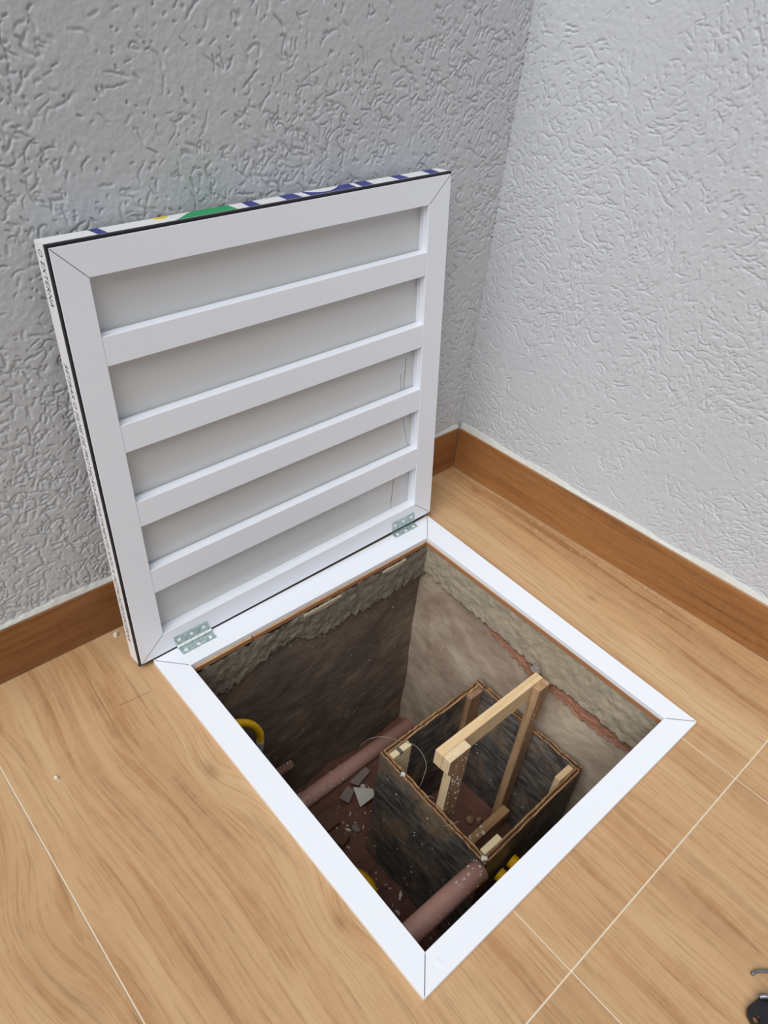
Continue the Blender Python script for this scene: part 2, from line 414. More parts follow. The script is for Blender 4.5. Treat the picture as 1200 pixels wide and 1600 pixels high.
# skirtings
def skirting(name, mat, p, d, nrm, L, h, t):
    b = MB(); p = Vector(p); d = Vector(d); nrm = Vector(nrm); q = p + d * L
    lo = [p, q, q - nrm * t, p - nrm * t]; lo = [x.to_3d() for x in lo]
    b.slab(lo, [x + Vector((0, 0, h)) for x in lo])
    o = b.build(name, mat, bevel=0.0012, kind='structure')
    # ragged white filler bead along its top edge
    f = MB(); n = int(L / 0.012); prev = None; r = random.Random(len(name))
    rows = []
    for i in range(n + 1):
        c = p + d * (L * i / n); hh = 0.009 + r.uniform(0, .003) + 0.003 * math.sin(i * .31) + 0.0025 * math.sin(i * .083 + 1); dn = r.uniform(0, .004)
        inner = c - nrm * (t - .004); front = c - nrm * (t * .35)
        rows.append([front + Vector((0, 0, h - .0008 - 0 * dn)), front + Vector((0, 0, h + .0025)), inner + Vector((0, 0, h + hh)), c - nrm * (t + .004) + Vector((0, 0, h + hh + .001)), c - nrm * (t + .004) + Vector((0, 0, h - .0008))])
    o0 = len(f.v)
    for rw in rows: f.v += [tuple(x) for x in rw]
    for i in range(n):
        for k in range(5):
            k2 = (k + 1) % 5; f.face((i * 5 + k, i * 5 + k2, (i + 1) * 5 + k2, (i + 1) * 5 + k))
    f.face(range(5)); f.face([n * 5 + k for k in range(5)])
    g = f.build('filler_bead', MAT_CAULK, o)
    return o
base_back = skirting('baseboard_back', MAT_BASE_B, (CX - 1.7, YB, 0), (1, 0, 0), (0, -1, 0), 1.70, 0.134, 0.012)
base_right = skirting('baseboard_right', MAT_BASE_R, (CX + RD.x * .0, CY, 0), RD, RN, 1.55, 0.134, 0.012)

# ------------------------------------------------------------------ floor: grout bed and wood-look tiles round the hatch hole
HX0, HX1, HY0, HY1 = 0.041, 0.7455, -0.768, -0.0555
XL, XR, YF, YK = -1.404, 1.20, -2.0, 0.16
fl = MB()
GX0, GX1, GY0, GY1 = HX0 - .006, HX1 + .006, HY0 - .006, HY1 + .006
for a, b in (((XL, YF), (GX0, YK)), ((GX1, YF), (XR, YK)), ((GX0, YF), (GX1, GY0)), ((GX0, GY1), (GX1, YK))):
    fl.box((a[0], a[1], -0.012), (b[0], b[1], -0.0012))
floor = fl.build('floor', MAT_GROUT, kind='structure')
xe = [-1.404, -0.867, -0.330, 0.206, 0.744, 1.06]; ye = [-2.0, -0.931, YB]; GAP = 0.0016
def rwx(y): return CX + (CY - y) * 0.0452
for i in range(5):
    for j in range(2):
        x0 = xe[i] + GAP; x1 = xe[i + 1] - GAP; y0 = ye[j] + GAP; y1 = ye[j + 1] - (GAP if j == 0 else 0.0005)
        if i == 4: x0 = max(x0, HX1 if j == 1 else x0)
        b = MB()
        if i == 4:
            b.prism([(x0, y0), (rwx(y0) - .0006, y0), (rwx(y1) - .0006, y1), (x0, y1)], -0.0118, 0.0, 0, 1)
        elif j == 1 and i in (2, 3):
            a0, a1 = max(x0, HX0), min(x1, HX1)
            poly = None
            if i == 2:   # U-shaped outlines are split into plain rectangles
                rects = [(x0, y0, HX0, y1), (HX0, y0, x1, HY0), (HX0, HY1, x1, y1)]
            else:
                rects = [(x0, y0, x1, HY0), (x0, HY1, x1, y1)]
            for r in rects: b.prism([(r[0], r[1]), (r[2], r[1]), (r[2], r[3]), (r[0], r[3])], -0.0118, 0.0, 0, 1)
        else:
            b.prism([(x0, y0), (x1, y0), (x1, y1), (x0, y1)], -0.0118, 0.0, 0, 1)
        t = b.build('tile', [MAT_TILE, MAT_TILE_EDGE], floor)

# ------------------------------------------------------------------ the pit
PX0, PX1, PY0, PY1, PZ = 0.030, 0.762, -0.782, -0.045, -0.79
def pit_wall(name, axis, mat, seed):
    st = 0.008
    if axis in ('back', 'front'):
        us = np.arange(PX0 - .03, PX1 + .03, st)
    else: us = np.arange(PY0 - .03, PY1 + .03, st)
    vs_ = np.arange(PZ - .02, -0.0115, st)
    nu, nv = len(us), len(vs_)
    h = 0.010 * smooth_noise(nu, nv, 6, 6, seed) + 0.004 * smooth_noise(nu, nv, 18, 20, seed + 1) + 0.0016 * smooth_noise(nu, nv, 60, 60, seed + 2)
    P = np.zeros((nu, nv, 3)); P[:, :, 2] = vs_[None, :]
    if axis == 'back': P[:, :, 0] = us[:, None]; P[:, :, 1] = PY1 - h; bk = (0, .08, 0); fp = False
    if axis == 'front': P[:, :, 0] = us[:, None]; P[:, :, 1] = PY0 + h; bk = (0, -.08, 0); fp = True
    if axis == 'right': P[:, :, 1] = us[:, None]; P[:, :, 0] = PX1 - h; bk = (.08, 0, 0); fp = True
    if axis == 'left': P[:, :, 1] = us[:, None]; P[:, :, 0] = PX0 + h; bk = (-.08, 0, 0); fp = False
    return grid_mesh(name, P, mat, None, True, bk, 'structure', fp)
pw_back = pit_wall('wall_pit_back', 'back', MAT_PIT_DARK, 21)
pw_right = pit_wall('wall_pit_right', 'right', MAT_PIT_RIGHT, 31)
pw_front = pit_wall('wall_pit_front', 'front', MAT_PIT_DARK, 41)
pw_left = pit_wall('wall_pit_left', 'left', MAT_PIT_DARK, 51)

def interp(tab, x):
    return float(np.interp(x, [t[0] for t in tab], [t[1] for t in tab]))
def band(name, mat, parent, axis, tab, face, wall, u0, u1, ztop, seed, rag=0.006, amp=0.002):
    us = np.arange(u0, u1 + .001, 0.004); nu = len(us); nv = 26
    r = np.random.default_rng(seed)
    edge = np.array([interp(tab, u) for u in us]) + rag * (r.random(nu) - .5) + rag * 1.2 * np.sin(us * 160 + 3 * np.sin(us * 47)) * .5
    nz = smooth_noise(nu, nv, 40, 8, seed) + .7 * smooth_noise(nu, nv, 110, 22, seed + 1)
    P = np.zeros((nu, nv, 3)); sgn = 1 if wall > face else -1
    for j in range(nv):
        f = j / (nv - 3) if j <= nv - 3 else 1.0
        zt = ztop(us) if callable(ztop) else ztop
        z = zt + (edge - zt) * f
        dep = face + sgn * (-amp * nz[:, j] * 2)
        if j == nv - 3: dep = dep + sgn * 0.0015
        if j == nv - 2: dep = np.full(nu, face + (wall - face) * .6); z = edge + .001
        if j == nv - 1: dep = np.full(nu, wall + sgn * .008); z = edge + .004
        if axis == 'x': P[:, j, 0] = us; P[:, j, 1] = dep
        else: P[:, j, 1] = us; P[:, j, 0] = dep
        P[:, j, 2] = z
    bk = (0, .03 * sgn, 0) if axis == 'x' else (.03 * sgn, 0, 0)
    return grid_mesh(name, P, mat, parent, True, None, None, axis == 'x')
tabB = [(0.03, -.128), (.105, -.127), (.164, -.122), (.234, -.104), (.288, -.083), (.33, -.088), (.38, -.122), (.42, -.126), (.495, -.117), (.56, -.126), (.617, -.134), (.707, -.116), (.76, -.108)]
tabR = [(-.79, -.140), (-.726, -.138), (-.661, -.138), (-.618, -.13), (-.548, -.13), (-.486, -.139), (-.446, -.131), (-.39, -.121), (-.334, -.118), (-.276, -.115), (-.183, -.113), (-.083, -.104), (-.045, -.106)]
tabS = [(-.79, -.166), (-.733, -.164), (-.645, -.182), (-.589, -.178), (-.5, -.170), (-.44, -.172), (-.375, -.158), (-.3, -.137), (-.26, -.12)]
band('mortar_band', MAT_MORTAR_B, pw_back, 'x', tabB, -0.0575, PY1, PX0, 0.757, -0.0120, 61, 0.011, 0.0028)
band('mortar_band', MAT_MORTAR_R, pw_right, 'y', tabR, 0.7478, PX1, PY0, PY1 - .002, -0.0120, 71, 0.006, 0.0020)
band('exposed_clay_edge', MAT_BRICK, pw_right, 'y', tabS, 0.7570, PX1, PY0, -0.26, lambda u: np.array([interp(tabR, x) + .006 for x in u]), 81, 0.006, 0.0018)
# smeared slips of filler just under the tile edge of the back side
for (xa, xb, zc) in ((0.345, 0.455, -0.019), (0.59, 0.668, -0.018)):
    b = MB(); n = 9; lo = []; hi = []
    tops = [(xa + (xb - xa) * k / n, zc + .004) for k in range(n + 1)]
    bots = [(xa + (xb - xa) * k / n, zc - .007 * math.sin(math.pi * min(1, max(0.08, k / n))) - random.uniform(0, .002)) for k in range(n, -1, -1)]
    pl = tops + bots
    b.slab([(x, -0.0575, z) for x, z in pl], [(x, -0.0632, z) for x, z in pl])
    b.build('filler_smear', MAT_MORTAR_R, pw_back)

b = MB()
for _ in range(34):
    x = random.uniform(.08, .74); z = random.uniform(-.68, -.05)
    b.chip((x, PY1 - .004 if z < -.14 else -.0595, z), (0, -1, .2), random.choice([.0012, .0018, .0030]), .003, n=4)
b.build('plaster_specks', MAT_PLASTER_D, pw_back, kind='stuff')
# pit floor with dirt heaps
nx, ny = 130, 130
gx = np.linspace(PX0 - .01, PX1 + .01, nx); gy = np.linspace(PY0 - .01, PY1 + .01, ny)
P = np.zeros((nx, ny, 3)); P[:, :, 0] = gx[:, None]; P[:, :, 1] = gy[None, :]
hz = 0.030 * smooth_noise(nx, ny, 7, 7, 91) + 0.014 * smooth_noise(nx, ny, 24, 24, 92) + 0.007 * smooth_noise(nx, ny, 64, 64, 93)
hz += 0.03 * np.clip(1 - np.hypot(P[:, :, 0] - .33, P[:, :, 1] + .5) / .16, 0, 1)
P[:, :, 2] = -0.772 + hz
inside = (P[:, :, 0] > .39) & (P[:, :, 0] < .735) & (P[:, :, 1] > -.65) & (P[:, :, 1] < -.318)
P[:, :, 2] = np.where(inside, -0.722 + 0.6 * hz, P[:, :, 2])      # packed dirt inside the box stands higher
pit_floor = grid_mesh('floor_pit', P, MAT_DIRT, None, True, (0, 0, -.08), 'structure', False)
def ground(x, y):
    i = int(np.clip((x - gx[0]) / (gx[1] - gx[0]), 0, nx - 1)); j = int(np.clip((y - gy[0]) / (gy[1] - gy[0]), 0, ny - 1))
    return float(P[i, j, 2])

# ------------------------------------------------------------------ hatch frame
FZ = 0.012
A, B, C_, D = (.002, .0075), (.814, .0135), (.795, -.812), (-.002, -.810)
Ai, Bi, Ci, Di = (.056, -.050), (.749, -.053), (.746, -.763), (.044, -.764)
hatch = thing('floor_hatch', 'white metal floor hatch, its slatted lid standing open against the textured back wall', 'hatch', (0.4, -0.4, 0))
frame = hatch
def rail(o0, o1, i1, i0):
    b = MB(); g = 0.0004
    def sh(p, q, t): return (p[0] + (q[0] - p[0]) * t, p[1] + (q[1] - p[1]) * t)
    o0, o1 = sh(o0, o1, g / .8), sh(o1, o0, g / .8); i0, i1 = sh(i0, i1, g / .7), sh(i1, i0, g / .7)
    # order D->A style clockwise or anticlockwise is fixed by the normal recalculation
    b.slab([(*o0, 0.0003), (*o1, 0.0003), (*i1, 0.0003), (*i0, 0.0003)], [(*o0, FZ), (*o1, FZ), (*i1, FZ), (*i0, FZ)])
    return b.build('frame_rail', MAT_WHITE, frame, bevel=0.0006)
rail(A, B, Bi, Ai); rail(B, C_, Ci, Bi); rail(C_, D, Di, Ci); rail(D, A, Ai, Di)
for p, q in ((A, Ai), (B, Bi), (C_, Ci), (D, Di)):
    d = Vector((q[0] - p[0], q[1] - p[1])).normalized() * .0035; nn = Vector((-d.y, d.x)).normalized() * .0004
    p2 = Vector(p) + d; q2 = Vector(q) - d
    b = MB(); b.prism([tuple(p2 - nn), tuple(q2 - nn), tuple(q2 + nn), tuple(p2 + nn)], FZ - .004, FZ + .00012)
    tag(b.build('mitre_seam', MAT_SEAM, frame), 'thin dark mitre joint line')
b = MB(); b.tube([(.0495, -.7885, FZ - .001), (.0495, -.7885, FZ + .0009)], .0045, 18)
tag(b.build('cover_plug', MAT_WHITE, frame), 'small round white plug')
# ------------------------------------------------------------------ lid
LA = 0.103777
LX0, LX1, LH, LT = -0.0267, 0.8187, 0.8485, 0.043
def L(x, y, z): return (x, y, z + 0.0128 * (x + 0.026) - 0.003)
def lbox(b, x0, x1, y0, y1, z0, z1, mi=0):
    lo = [L(x0, y0, z0), L(x1, y0, z0), L(x1, y1, z0), L(x0, y1, z0)]; hi = [L(x0, y0, z1), L(x1, y0, z1), L(x1, y1, z1), L(x0, y1, z1)]
    b.slab(lo, hi, mi)
def lprism(b, poly, y0, y1, mi=0):
    b.slab([L(x, y0, z) for x, z in poly], [L(x, y1, z) for x, z in poly], mi)
b = MB(); lbox(b, LX0, LX1, LT - .003, LT, 0.0, LH)
lid = b.build('lid', MAT_FILM, hatch, True)
lid.location = (-0.4, 0.408, 0.014); lid.rotation_euler = (-LA, 0, 0)
GO = 0.0036                                        # gasket line width round the front
ox0, ox1, oz0, oz1 = LX0 + GO, LX1 - .0012, GO, LH - GO - .001
def xin(z): return 0.0345 - 0.0085 * z
ix1, iz0, iz1 = 0.757, 0.054, 0.7915
members = [('lid_rail', [(ox0, oz1), (ox1, oz1), (ix1, iz1), (xin(iz1), iz1)]),
           ('lid_rail', [(ox0, oz0), (xin(iz0), iz0), (ix1, iz0), (ox1, oz0)]),
           ('lid_stile', [(ox0, oz0), (ox0, oz1), (xin(iz1), iz1), (xin(iz0), iz0)]),
           ('lid_stile', [(ox1, oz0), (ix1, iz0), (ix1, iz1), (ox1, oz1)])]
for nm, poly in members:
    b = MB(); cx = sum(p[0] for p in poly) / 4; cz = sum(p[1] for p in poly) / 4
    lprism(b, poly, 0.0, 0.026); b.build(nm, MAT_WHITE, lid, True, bevel=0.0005)
for (p, q) in (((ox0, oz1), (xin(iz1), iz1)), ((ox0, oz0), (xin(iz0), iz0)), ((ox1, oz0), (ix1, iz0)), ((ox1, oz1), (ix1, iz1))):
    d = Vector((q[0] - p[0], q[1] - p[1])).normalized(); nn = Vector((-d.y, d.x)) * .0005
    p2 = Vector(p) + d * .001; q2 = Vector(q) - d * .0008
    b = MB(); lprism(b, [tuple(p2 - nn), tuple(q2 - nn), tuple(q2 + nn), tuple(p2 + nn)], -0.00012, 0.004)
    tag(b.build('mitre_seam', MAT_SEAM, lid, True), 'thin dark mitre joint line')
for (zt, zb) in ((.696, .646), (.537, .484), (.3795, .325), (.220, .1635)):
    b = MB()
    lprism(b, [(xin(zb) + .0004, zb), (ix1 - .0004, zb), (ix1 - .0004, zt), (xin(zt) + .0004, zt)], 0.0006, 0.0235)
    b.build('slat', MAT_WHITE, lid, True, bevel=0.0008)
    b = MB(); lbox(b, xin(zt) + .001, ix1 - .001, 0.012, 0.0165, zt - .001, zt + .0018); b.build('slat_bead', MAT_WHITE, lid, True, bevel=0.0004)
b = MB(); lbox(b, xin(iz0) + .001, ix1 - .001, 0.012, 0.0165, iz0 - .001, iz0 + .0018); b.build('slat_bead', MAT_WHITE, lid, True, bevel=0.0004)
b = MB(); lbox(b, ix1 - .0018, ix1 + .001, 0.012, 0.0165, iz0, iz1); b.build('slat_bead', MAT_WHITE, lid, True, bevel=0.0004)
b = MB(); lbox(b, LX0 + .006, LX1 - .004, 0.0262, 0.0300, 0.006, LH - .006); b.build('back_sheet', MAT_SHEET, lid, True)
# black gasket ring and film-wrapped side cover
def ring(b, y0, y1, x0, x1, z0, z1, wl, wr, wb, wt, mi=0):
    lprism(b, [(x0, z0), (x0, z1), (x0 + wl, z1), (x0 + wl, z0)], y0, y1, mi)
    lprism(b, [(x1 - wr, z0), (x1 - wr, z1), (x1, z1), (x1, z0)], y0, y1, mi)
    lprism(b, [(x0 + wl, z1 - wt), (x0 + wl, z1), (x1 - wr, z1), (x1 - wr, z1 - wt)], y0, y1, mi)
    lprism(b, [(x0 + wl, z0), (x0 + wl, z0 + wb), (x1 - wr, z0 + wb), (x1 - wr, z0)], y0, y1, mi)
b = MB(); ring(b, 0.0012, 0.0095, LX0 + .0004, LX1 - .0003, 0.0004, LH - .0004, GO - .0006, .0008, GO - .0006, GO + .0004)
tag(b.build('gasket', MAT_GASKET, lid, True), 'black sealing strip round the edge')
b = MB(); lbox(b, LX0 + .002, LX1 - .002, 0.0115, 0.030, -0.0095, 0.0008); b.build('bottom_seal', MAT_GASKET, lid, True)
b = MB(); ring(b, 0.0096, LT - .003, LX0, LX1, 0.0, LH, .0022, .0022, .0022, .0022)
b.build('side_cover', MAT_FILM, lid, True)
# printed marks on the film of the top edge
def print_patch(poly, mat, lbl, dz=0.0002):
    b = MB(); b.slab([L(x, y, LH - .0005) for x, y in poly], [L(x, y, LH + dz) for x, y in poly])
    tag(b.build('film_print', mat, lid, True), lbl)
YBK, YFR = LT, 0.0097
print_patch([(.0575, YFR), (.0735, YFR), (.0725, YBK), (.0560, YBK)], MAT_BLUE, 'blue printed stripe')
print_patch([(.1625, YBK), (.1655, .034), (.172, .030), (.181, .030), (.188, .035), (.1925, YBK)], MAT_YELLOW, 'yellow printed patch')
print_patch([(.1900, YFR), (.205, .020), (.222, .034), (.2370, YBK), (.3070, YBK), (.3055, YFR)], MAT_GREEN, 'green printed band')
print_patch([(.329, YFR), (.353, YFR), (.356, YBK), (.335, YBK)], MAT_BLUE, 'blue printed stripe')
print_patch([(.408, YFR), (.4435, YFR), (.4455, YBK), (.4135, YBK)], MAT_BLUE, 'blue printed stripe')
ell = [(.4685 + .0, YBK - .001)] + [(.4685 + .083 * k / 14, YBK - .001 - .024 * math.sin(math.pi * (k / 14) ** 0.85)) for k in range(1, 14)] + [(.5515, YBK - .001)]
print_patch([(.4606, YFR), (.570, YFR), (.5775, YBK), (.4640, YBK)], MAT_BLUE, 'blue printed block')
print_patch(list(reversed(ell)), MAT_FILM, 'white oval in the blue print', 0.0004)
print_patch([(.583, YFR), (.6127, YFR), (.6195, YBK), (.590, YBK)], MAT_BLUE, 'blue printed stripe')
print_patch([(.680, YFR), (.7067, YFR), (.7105, YBK), (.684, YBK)], MAT_BLUE, 'blue printed stripe')
print_patch([(.7646, YFR), (.792, YFR), (.8005, YBK), (.772, YBK)], MAT_BLUE, 'blue printed stripe')
# lettering on the film of the left edge, read downwards
def side_text(txt, zs, ze, ymid, size, shear=0.18):
    cu = bpy.data.curves.new('lettering', 'FONT'); cu.body = txt; cu.size = 1.0; cu.shear = shear; cu.space_character = 1.08; cu.resolution_u = 2
    to = bpy.data.objects.new('lettering', cu); COL.objects.link(to)
    dg = bpy.context.evaluated_depsgraph_get(); me = bpy.data.meshes.new_from_object(to.evaluated_get(dg))
    bpy.data.objects.remove(to)
    xs = [v.co.x for v in me.vertices]; x0, x1 = min(xs), max(xs); kx = (zs - ze) / (x1 - x0)
    for v in me.vertices:
        u = (v.co.x - x0) * kx; w = (v.co.y - 0.35) * size
        v.co = Vector(L(LX0 - 0.0002, ymid - w, zs - u))
    bm = bmesh.new(); bm.from_mesh(me)
    r = bmesh.ops.extrude_face_region(bm, geom=list(bm.faces))
    for g in r['geom']:
        if isinstance(g, bmesh.types.BMVert): g.co.x += 0.0004
    bmesh.ops.recalc_face_normals(bm, faces=bm.faces); bm.to_mesh(me); bm.free()
    me.materials.clear(); me.materials.append(MAT_INK); me.name = 'printed_text'
    o = bpy.data.objects.new('printed_text', me); COL.objects.link(o); o.parent = lid
    tag(o, 'dark blue printed lettering')
side_text('O EXTERNA', 0.838, 0.751, 0.0265, 0.020)
side_text('RETIRAR O FILME DE PROTE\u00c7\u00c3O IMEDIATAMENTE AP\u00d3S A INSTALA\u00c7\u00c3O EXTERNA', 0.657, 0.052, 0.0285, 0.0175)
# pencil lines on the sheet
for (p, q, w) in (((.7323, .4649 - .007), (.7276, .3868 - .007), .0006), ((.7164, .4295 - .007), (.7190, .3785 - .007), .0005), ((.7293, .3125 - .007), (.747, .2275 - .005), .0004), ((.7062, .1600 - .007), (.6953, .0648 - .005), .0006)):
    d = Vector((q[0] - p[0], q[1] - p[1])).normalized(); nn = Vector((-d.y, d.x)) * w
    b = MB(); lprism(b, [(p[0] - nn.x, p[1] - nn.y), (q[0] - nn.x, q[1] - nn.y), (q[0] + nn.x, q[1] + nn.y), (p[0] + nn.x, p[1] + nn.y)], 0.0260, 0.0266)
    tag(b.build('pencil_line', MAT_PENCIL, lid, True), 'thin dark scribed line')

# ------------------------------------------------------------------ hinges
def make_hinge(x0, x1, zo, yk, label):
    b = MB(); b.box((x0, -0.018 + yk, FZ + .0002), (x1, 0.003 + yk, FZ + .0020)); h = tag(b.build('hinge', MAT_ZINC, hatch, bevel=0.0004), label)
    ca, sa = math.cos(LA), math.sin(LA)
    def W_(x, y, z): return (x, 0.008 + y * ca + z * sa, 0.014 - y * sa + z * ca)
    b = MB(); z0, z1 = .0015 + zo, .028 + zo
    lo = [W_(x0 - .001, -.0020, z0), W_(x1 - .001, -.0020, z0), W_(x1 - .001, -.0003, z0), W_(x0 - .001, -.0003, z0)]
    hi = [W_(x0 - .004, -.0020, z1), W_(x1 - .006, -.0020, z1), W_(x1 - .006, -.0003, z1), W_(x0 - .004, -.0003, z1)]
    b.slab(lo, hi); b.build('lid_leaf', MAT_ZINC, h, bevel=0.0004)
    n = 5; wk = (x1 - x0) / n
    for k in range(n):
        b = MB(); b.tube([(x0 + wk * k + .0006, yk + .0035, FZ + .0052 + zo * .4), (x0 + wk * (k + 1) - .0006, yk + .0035, FZ + .0052 + zo * .4)], .0034, 14)
        b.build('knuckle', MAT_STEEL, h, smooth=False)
    b = MB(); b.tube([(x0 - .001, yk + .0035, FZ + .0052 + zo * .4), (x1 + .001, yk + .0035, FZ + .0052 + zo * .4)], .0016, 10); b.build('hinge_pin', MAT_STEEL, h)
    for fx, dy in ((.14, -.011), (.5, -.0125), (.86, -.011)):
        x = x0 + (x1 - x0) * fx; y = yk + dy
        b = MB(); b.tube([(x, y, FZ + .0015), (x, y, FZ + .0026), (x, y, FZ + .0030)], [.0043, .0040, .0022], 14); b.build('screw', MAT_STEEL, h)
        p = W_(x - .004, -.0014, .017 + zo); q = W_(x - .004, -.0030, .017 + zo); q2 = W_(x - .004, -.0034, .017 + zo)
        b = MB(); b.tube([p, q, q2], [.0043, .0040, .0022], 14); b.build('screw', MAT_STEEL, h)
    return h
make_hinge(0.058, 0.1395, 0.001, 0.0005, 'zinc butt hinge at the left end of the lid, nearer the camera')
make_hinge(0.681, 0.7605, 0.010, 0.012, 'zinc butt hinge at the right end of the lid, by the room corner')

# ------------------------------------------------------------------ pipes, stub, hoses
def straight_pipe(name, label, p0, p1, r, mat, splat=0, top=None):
    t = thing(name, label, 'pipe', p0)
    b = MB(); b.pipe(p0, p1, r, r * .86, 28); o = b.build('pipe_wall', mat, t, smooth=False)
    for f in o.data.polygons: f.use_smooth = abs(f.normal.x) < .7
    if splat:
        b = MB()
        for _ in range(splat):
            u = random.random() ** 1.3; w = random.uniform(.2, 2.6)
            d = Vector((0, -math.cos(w), math.sin(w)))
            c = Vector(p0).lerp(Vector(p1), top[0] + (top[1] - top[0]) * u) + d * (r + .0002)
            b.chip(c, d, random.choice([.0014, .002, .003, .005]), .0010)
        b.build('plaster_splatter', MAT_PLASTER, t, kind='stuff')
    return t
straight_pipe('drain_pipe', 'brown plastic drain pipe lying along the back of the pit floor', (0.032, -0.094, -0.752), (0.762, -0.094, -0.752), 0.0245, MAT_PIPE, 70, (0.36, .62))
straight_pipe('drain_pipe', 'brown plastic pipe ending against the front corner of the plywood box', (0.032, -0.648, -0.338), (0.3815, -0.652, -0.338), 0.0245, MAT_PIPE, 22, (1.0, .5))
straight_pipe('pipe_stub', 'short dusty brown pipe end sticking out of the left pit wall', (0.032, -0.076, -0.548), (0.303, -0.080, -0.548), 0.0118, MAT_PIPE_OLD, 8, (1.0, .8))

def spline(pts, n):
    pts = [Vector(p) for p in pts]; q = [pts[0] * 2 - pts[1]] + pts + [pts[-1] * 2 - pts[-2]]; out = []
    for i in range(1, len(q) - 2):
        for k in range(n):
            t = k / n; a, b_, c, d = q[i - 1], q[i], q[i + 1], q[i + 2]
            out.append(0.5 * ((2 * b_) + (c - a) * t + (2 * a - 5 * b_ + 4 * c - d) * t * t + (3 * b_ - a - 3 * c + d) * t ** 3))
    out.append(pts[-1]); return out
def resample(pts, step):
    d = [0]
    for a, b_ in zip(pts, pts[1:]): d.append(d[-1] + (b_ - a).length)
    n = int(d[-1] / step); out = []; j = 0
    for k in range(n + 1):
        s = d[-1] * k / n
        while j < len(d) - 2 and d[j + 1] < s: j += 1
        f = (s - d[j]) / max(1e-9, d[j + 1] - d[j]); out.append(pts[j].lerp(pts[j + 1], f))
    return out
def corrugated(name, mat, pts, r, pitch, parent, amp=.13):
    p = resample(spline(pts, 14), pitch / 4); rr = [r * (1 + amp * (0.5 * math.cos(2 * math.pi * k / 4))) for k in range(len(p))]
    b = MB(); b.tube(p, rr, 16); return b.build(name, mat, parent, smooth=True)
h = thing('corrugated_hose', 'yellow corrugated conduit arching down with a grey taped end, by the left pit wall', 'hose', (.033, -.1, -.2))
corrugated('hose_tube', MAT_HOSE, [(.035, -.10, -.166), (.085, -.10, -.174), (.130, -.10, -.196), (.168, -.10, -.236), (.189, -.10, -.286), (.190, -.10, -.318)], .0088, .0034, h, .1)
b = MB(); b.tube(resample(spline([(.190, -.10, -.314), (.188, -.10, -.340), (.181, -.10, -.375), (.165, -.10, -.42), (.11, -.10, -.47), (.05, -.10, -.49)], 8), .012), .0096, 14)
tag(b.build('taped_end', MAT_TAPE, h, smooth=True), 'pale grey taped end of the conduit')
h = thing('corrugated_hose', 'loop of yellow corrugated conduit at the left, below the nearer frame side', 'hose', (.033, -.4, -.62))
corrugated('hose_tube', MAT_HOSE, [(.036, -.352, -.60), (.15, -.356, -.60), (.222, -.368, -.60), (.260, -.410, -.60), (.258, -.460, -.60), (.20, -.500, -.60), (.12, -.52, -.60), (.036, -.52, -.60)], .019, .006, h, .12)
b = MB()
for _ in range(7): b.chip((random.uniform(.235, .262), random.uniform(-.44, -.395), -.581), (0.3, 0, 1), random.choice([.002, .004, .006]), .001)
b.build('plaster_splatter', MAT_PLASTER, h, kind='stuff')
for (x, z, y1, lbl) in ((.446, -.415, -.668, 'short yellow corrugated conduit end beside the box front, left one of the pair'), (.490, -.41, -.666, 'short yellow corrugated conduit end beside the box front, right one of the pair')):
    h = thing('conduit_end', lbl, 'hose', (x, -.78, z), 'yellow conduit ends in front of the box')
    corrugated('hose_tube', MAT_HOSE, [(x + .008, -.785, z - .01), (x + .004, -.74, z - .003), (x, y1, z)], .0165, .0064, h, .2)

# ------------------------------------------------------------------ plywood formwork box with its timber handle
BP1, BP2, BP3, BP4 = (.386, -.314), (.742, -.311), (.741, -.652), (.380, -.660)
ZT, ZBOT = -0.300, -0.760
box = thing('formwork_box', 'weathered black plywood box with a raw timber handle standing in the pit', 'box', (.56, -.48, ZBOT))
def panel(p, q, inn, seed, zt, lbl, splash=0):
    """three plies from outer line p->q towards inn; tops ragged"""
    r = random.Random(seed); b = MB(); n = 30; T = 0.0135
    p = Vector((*p, 0)); q = Vector((*q, 0)); inn = Vector((*inn, 0)); th = [0, .0042, .0090, T]
    for k in range(3):
        a0, a1 = inn * th[k], inn * th[k + 1]; o = len(b.v); hz_ = [(zt - (.0012 if k == 1 else 0) - r.choice([0, 0, .001, .0025, .0045]) + .0008 * math.sin(i * .8 + seed)) for i in range(n + 1)]
        wob = [0.0005 * math.sin(i * .23 + seed) for i in range(n + 1)]
        for i in range(n + 1):
            c = p.lerp(q, i / n) + inn * wob[i]
            for (aa, z) in ((a0, ZBOT), (a1, ZBOT), (a1, hz_[i]), (a0, hz_[i])): b.v.append((c.x + aa.x, c.y + aa.y, z))
        for i in range(n):
            e = o + i * 4; g = e + 4
            b.face((e, e + 1, g + 1, g), 0); b.face((e + 1, e + 2, g + 2, g + 1), 0)
            b.face((e + 2, e + 3, g + 3, g + 2), 2 if k == 1 else 1); b.face((e + 3, e, g, g + 3), 0)
        b.face((o, o + 1, o + 2, o + 3), 2 if k == 1 else 1); e = o + n * 4; b.face((e, e + 1, e + 2, e + 3), 2 if k == 1 else 1)
    o = b.build('side_panel', [MAT_PLYFACE, MAT_PLY_A, MAT_PLY_B], box)
    return o
def unit(p, q):
    d = Vector((q[0] - p[0], q[1] - p[1])).normalized(); return d
dl = unit(BP1, BP4)
left_panel = panel(BP1, BP4, (1, 0), 1, ZT, 'l')
T = .0137
back_panel = panel((BP1[0] + T, BP1[1]), (BP2[0] - T, BP2[1]), (0, -1), 2, ZT - .001, 'b')
right_panel = panel(BP2, BP3, (-1, 0), 3, ZT + .001, 'r')
front_panel = panel((BP4[0] + T, BP4[1]), (BP3[0] - T, BP3[1] - .002), (0, 1), 4, ZT, 'f')
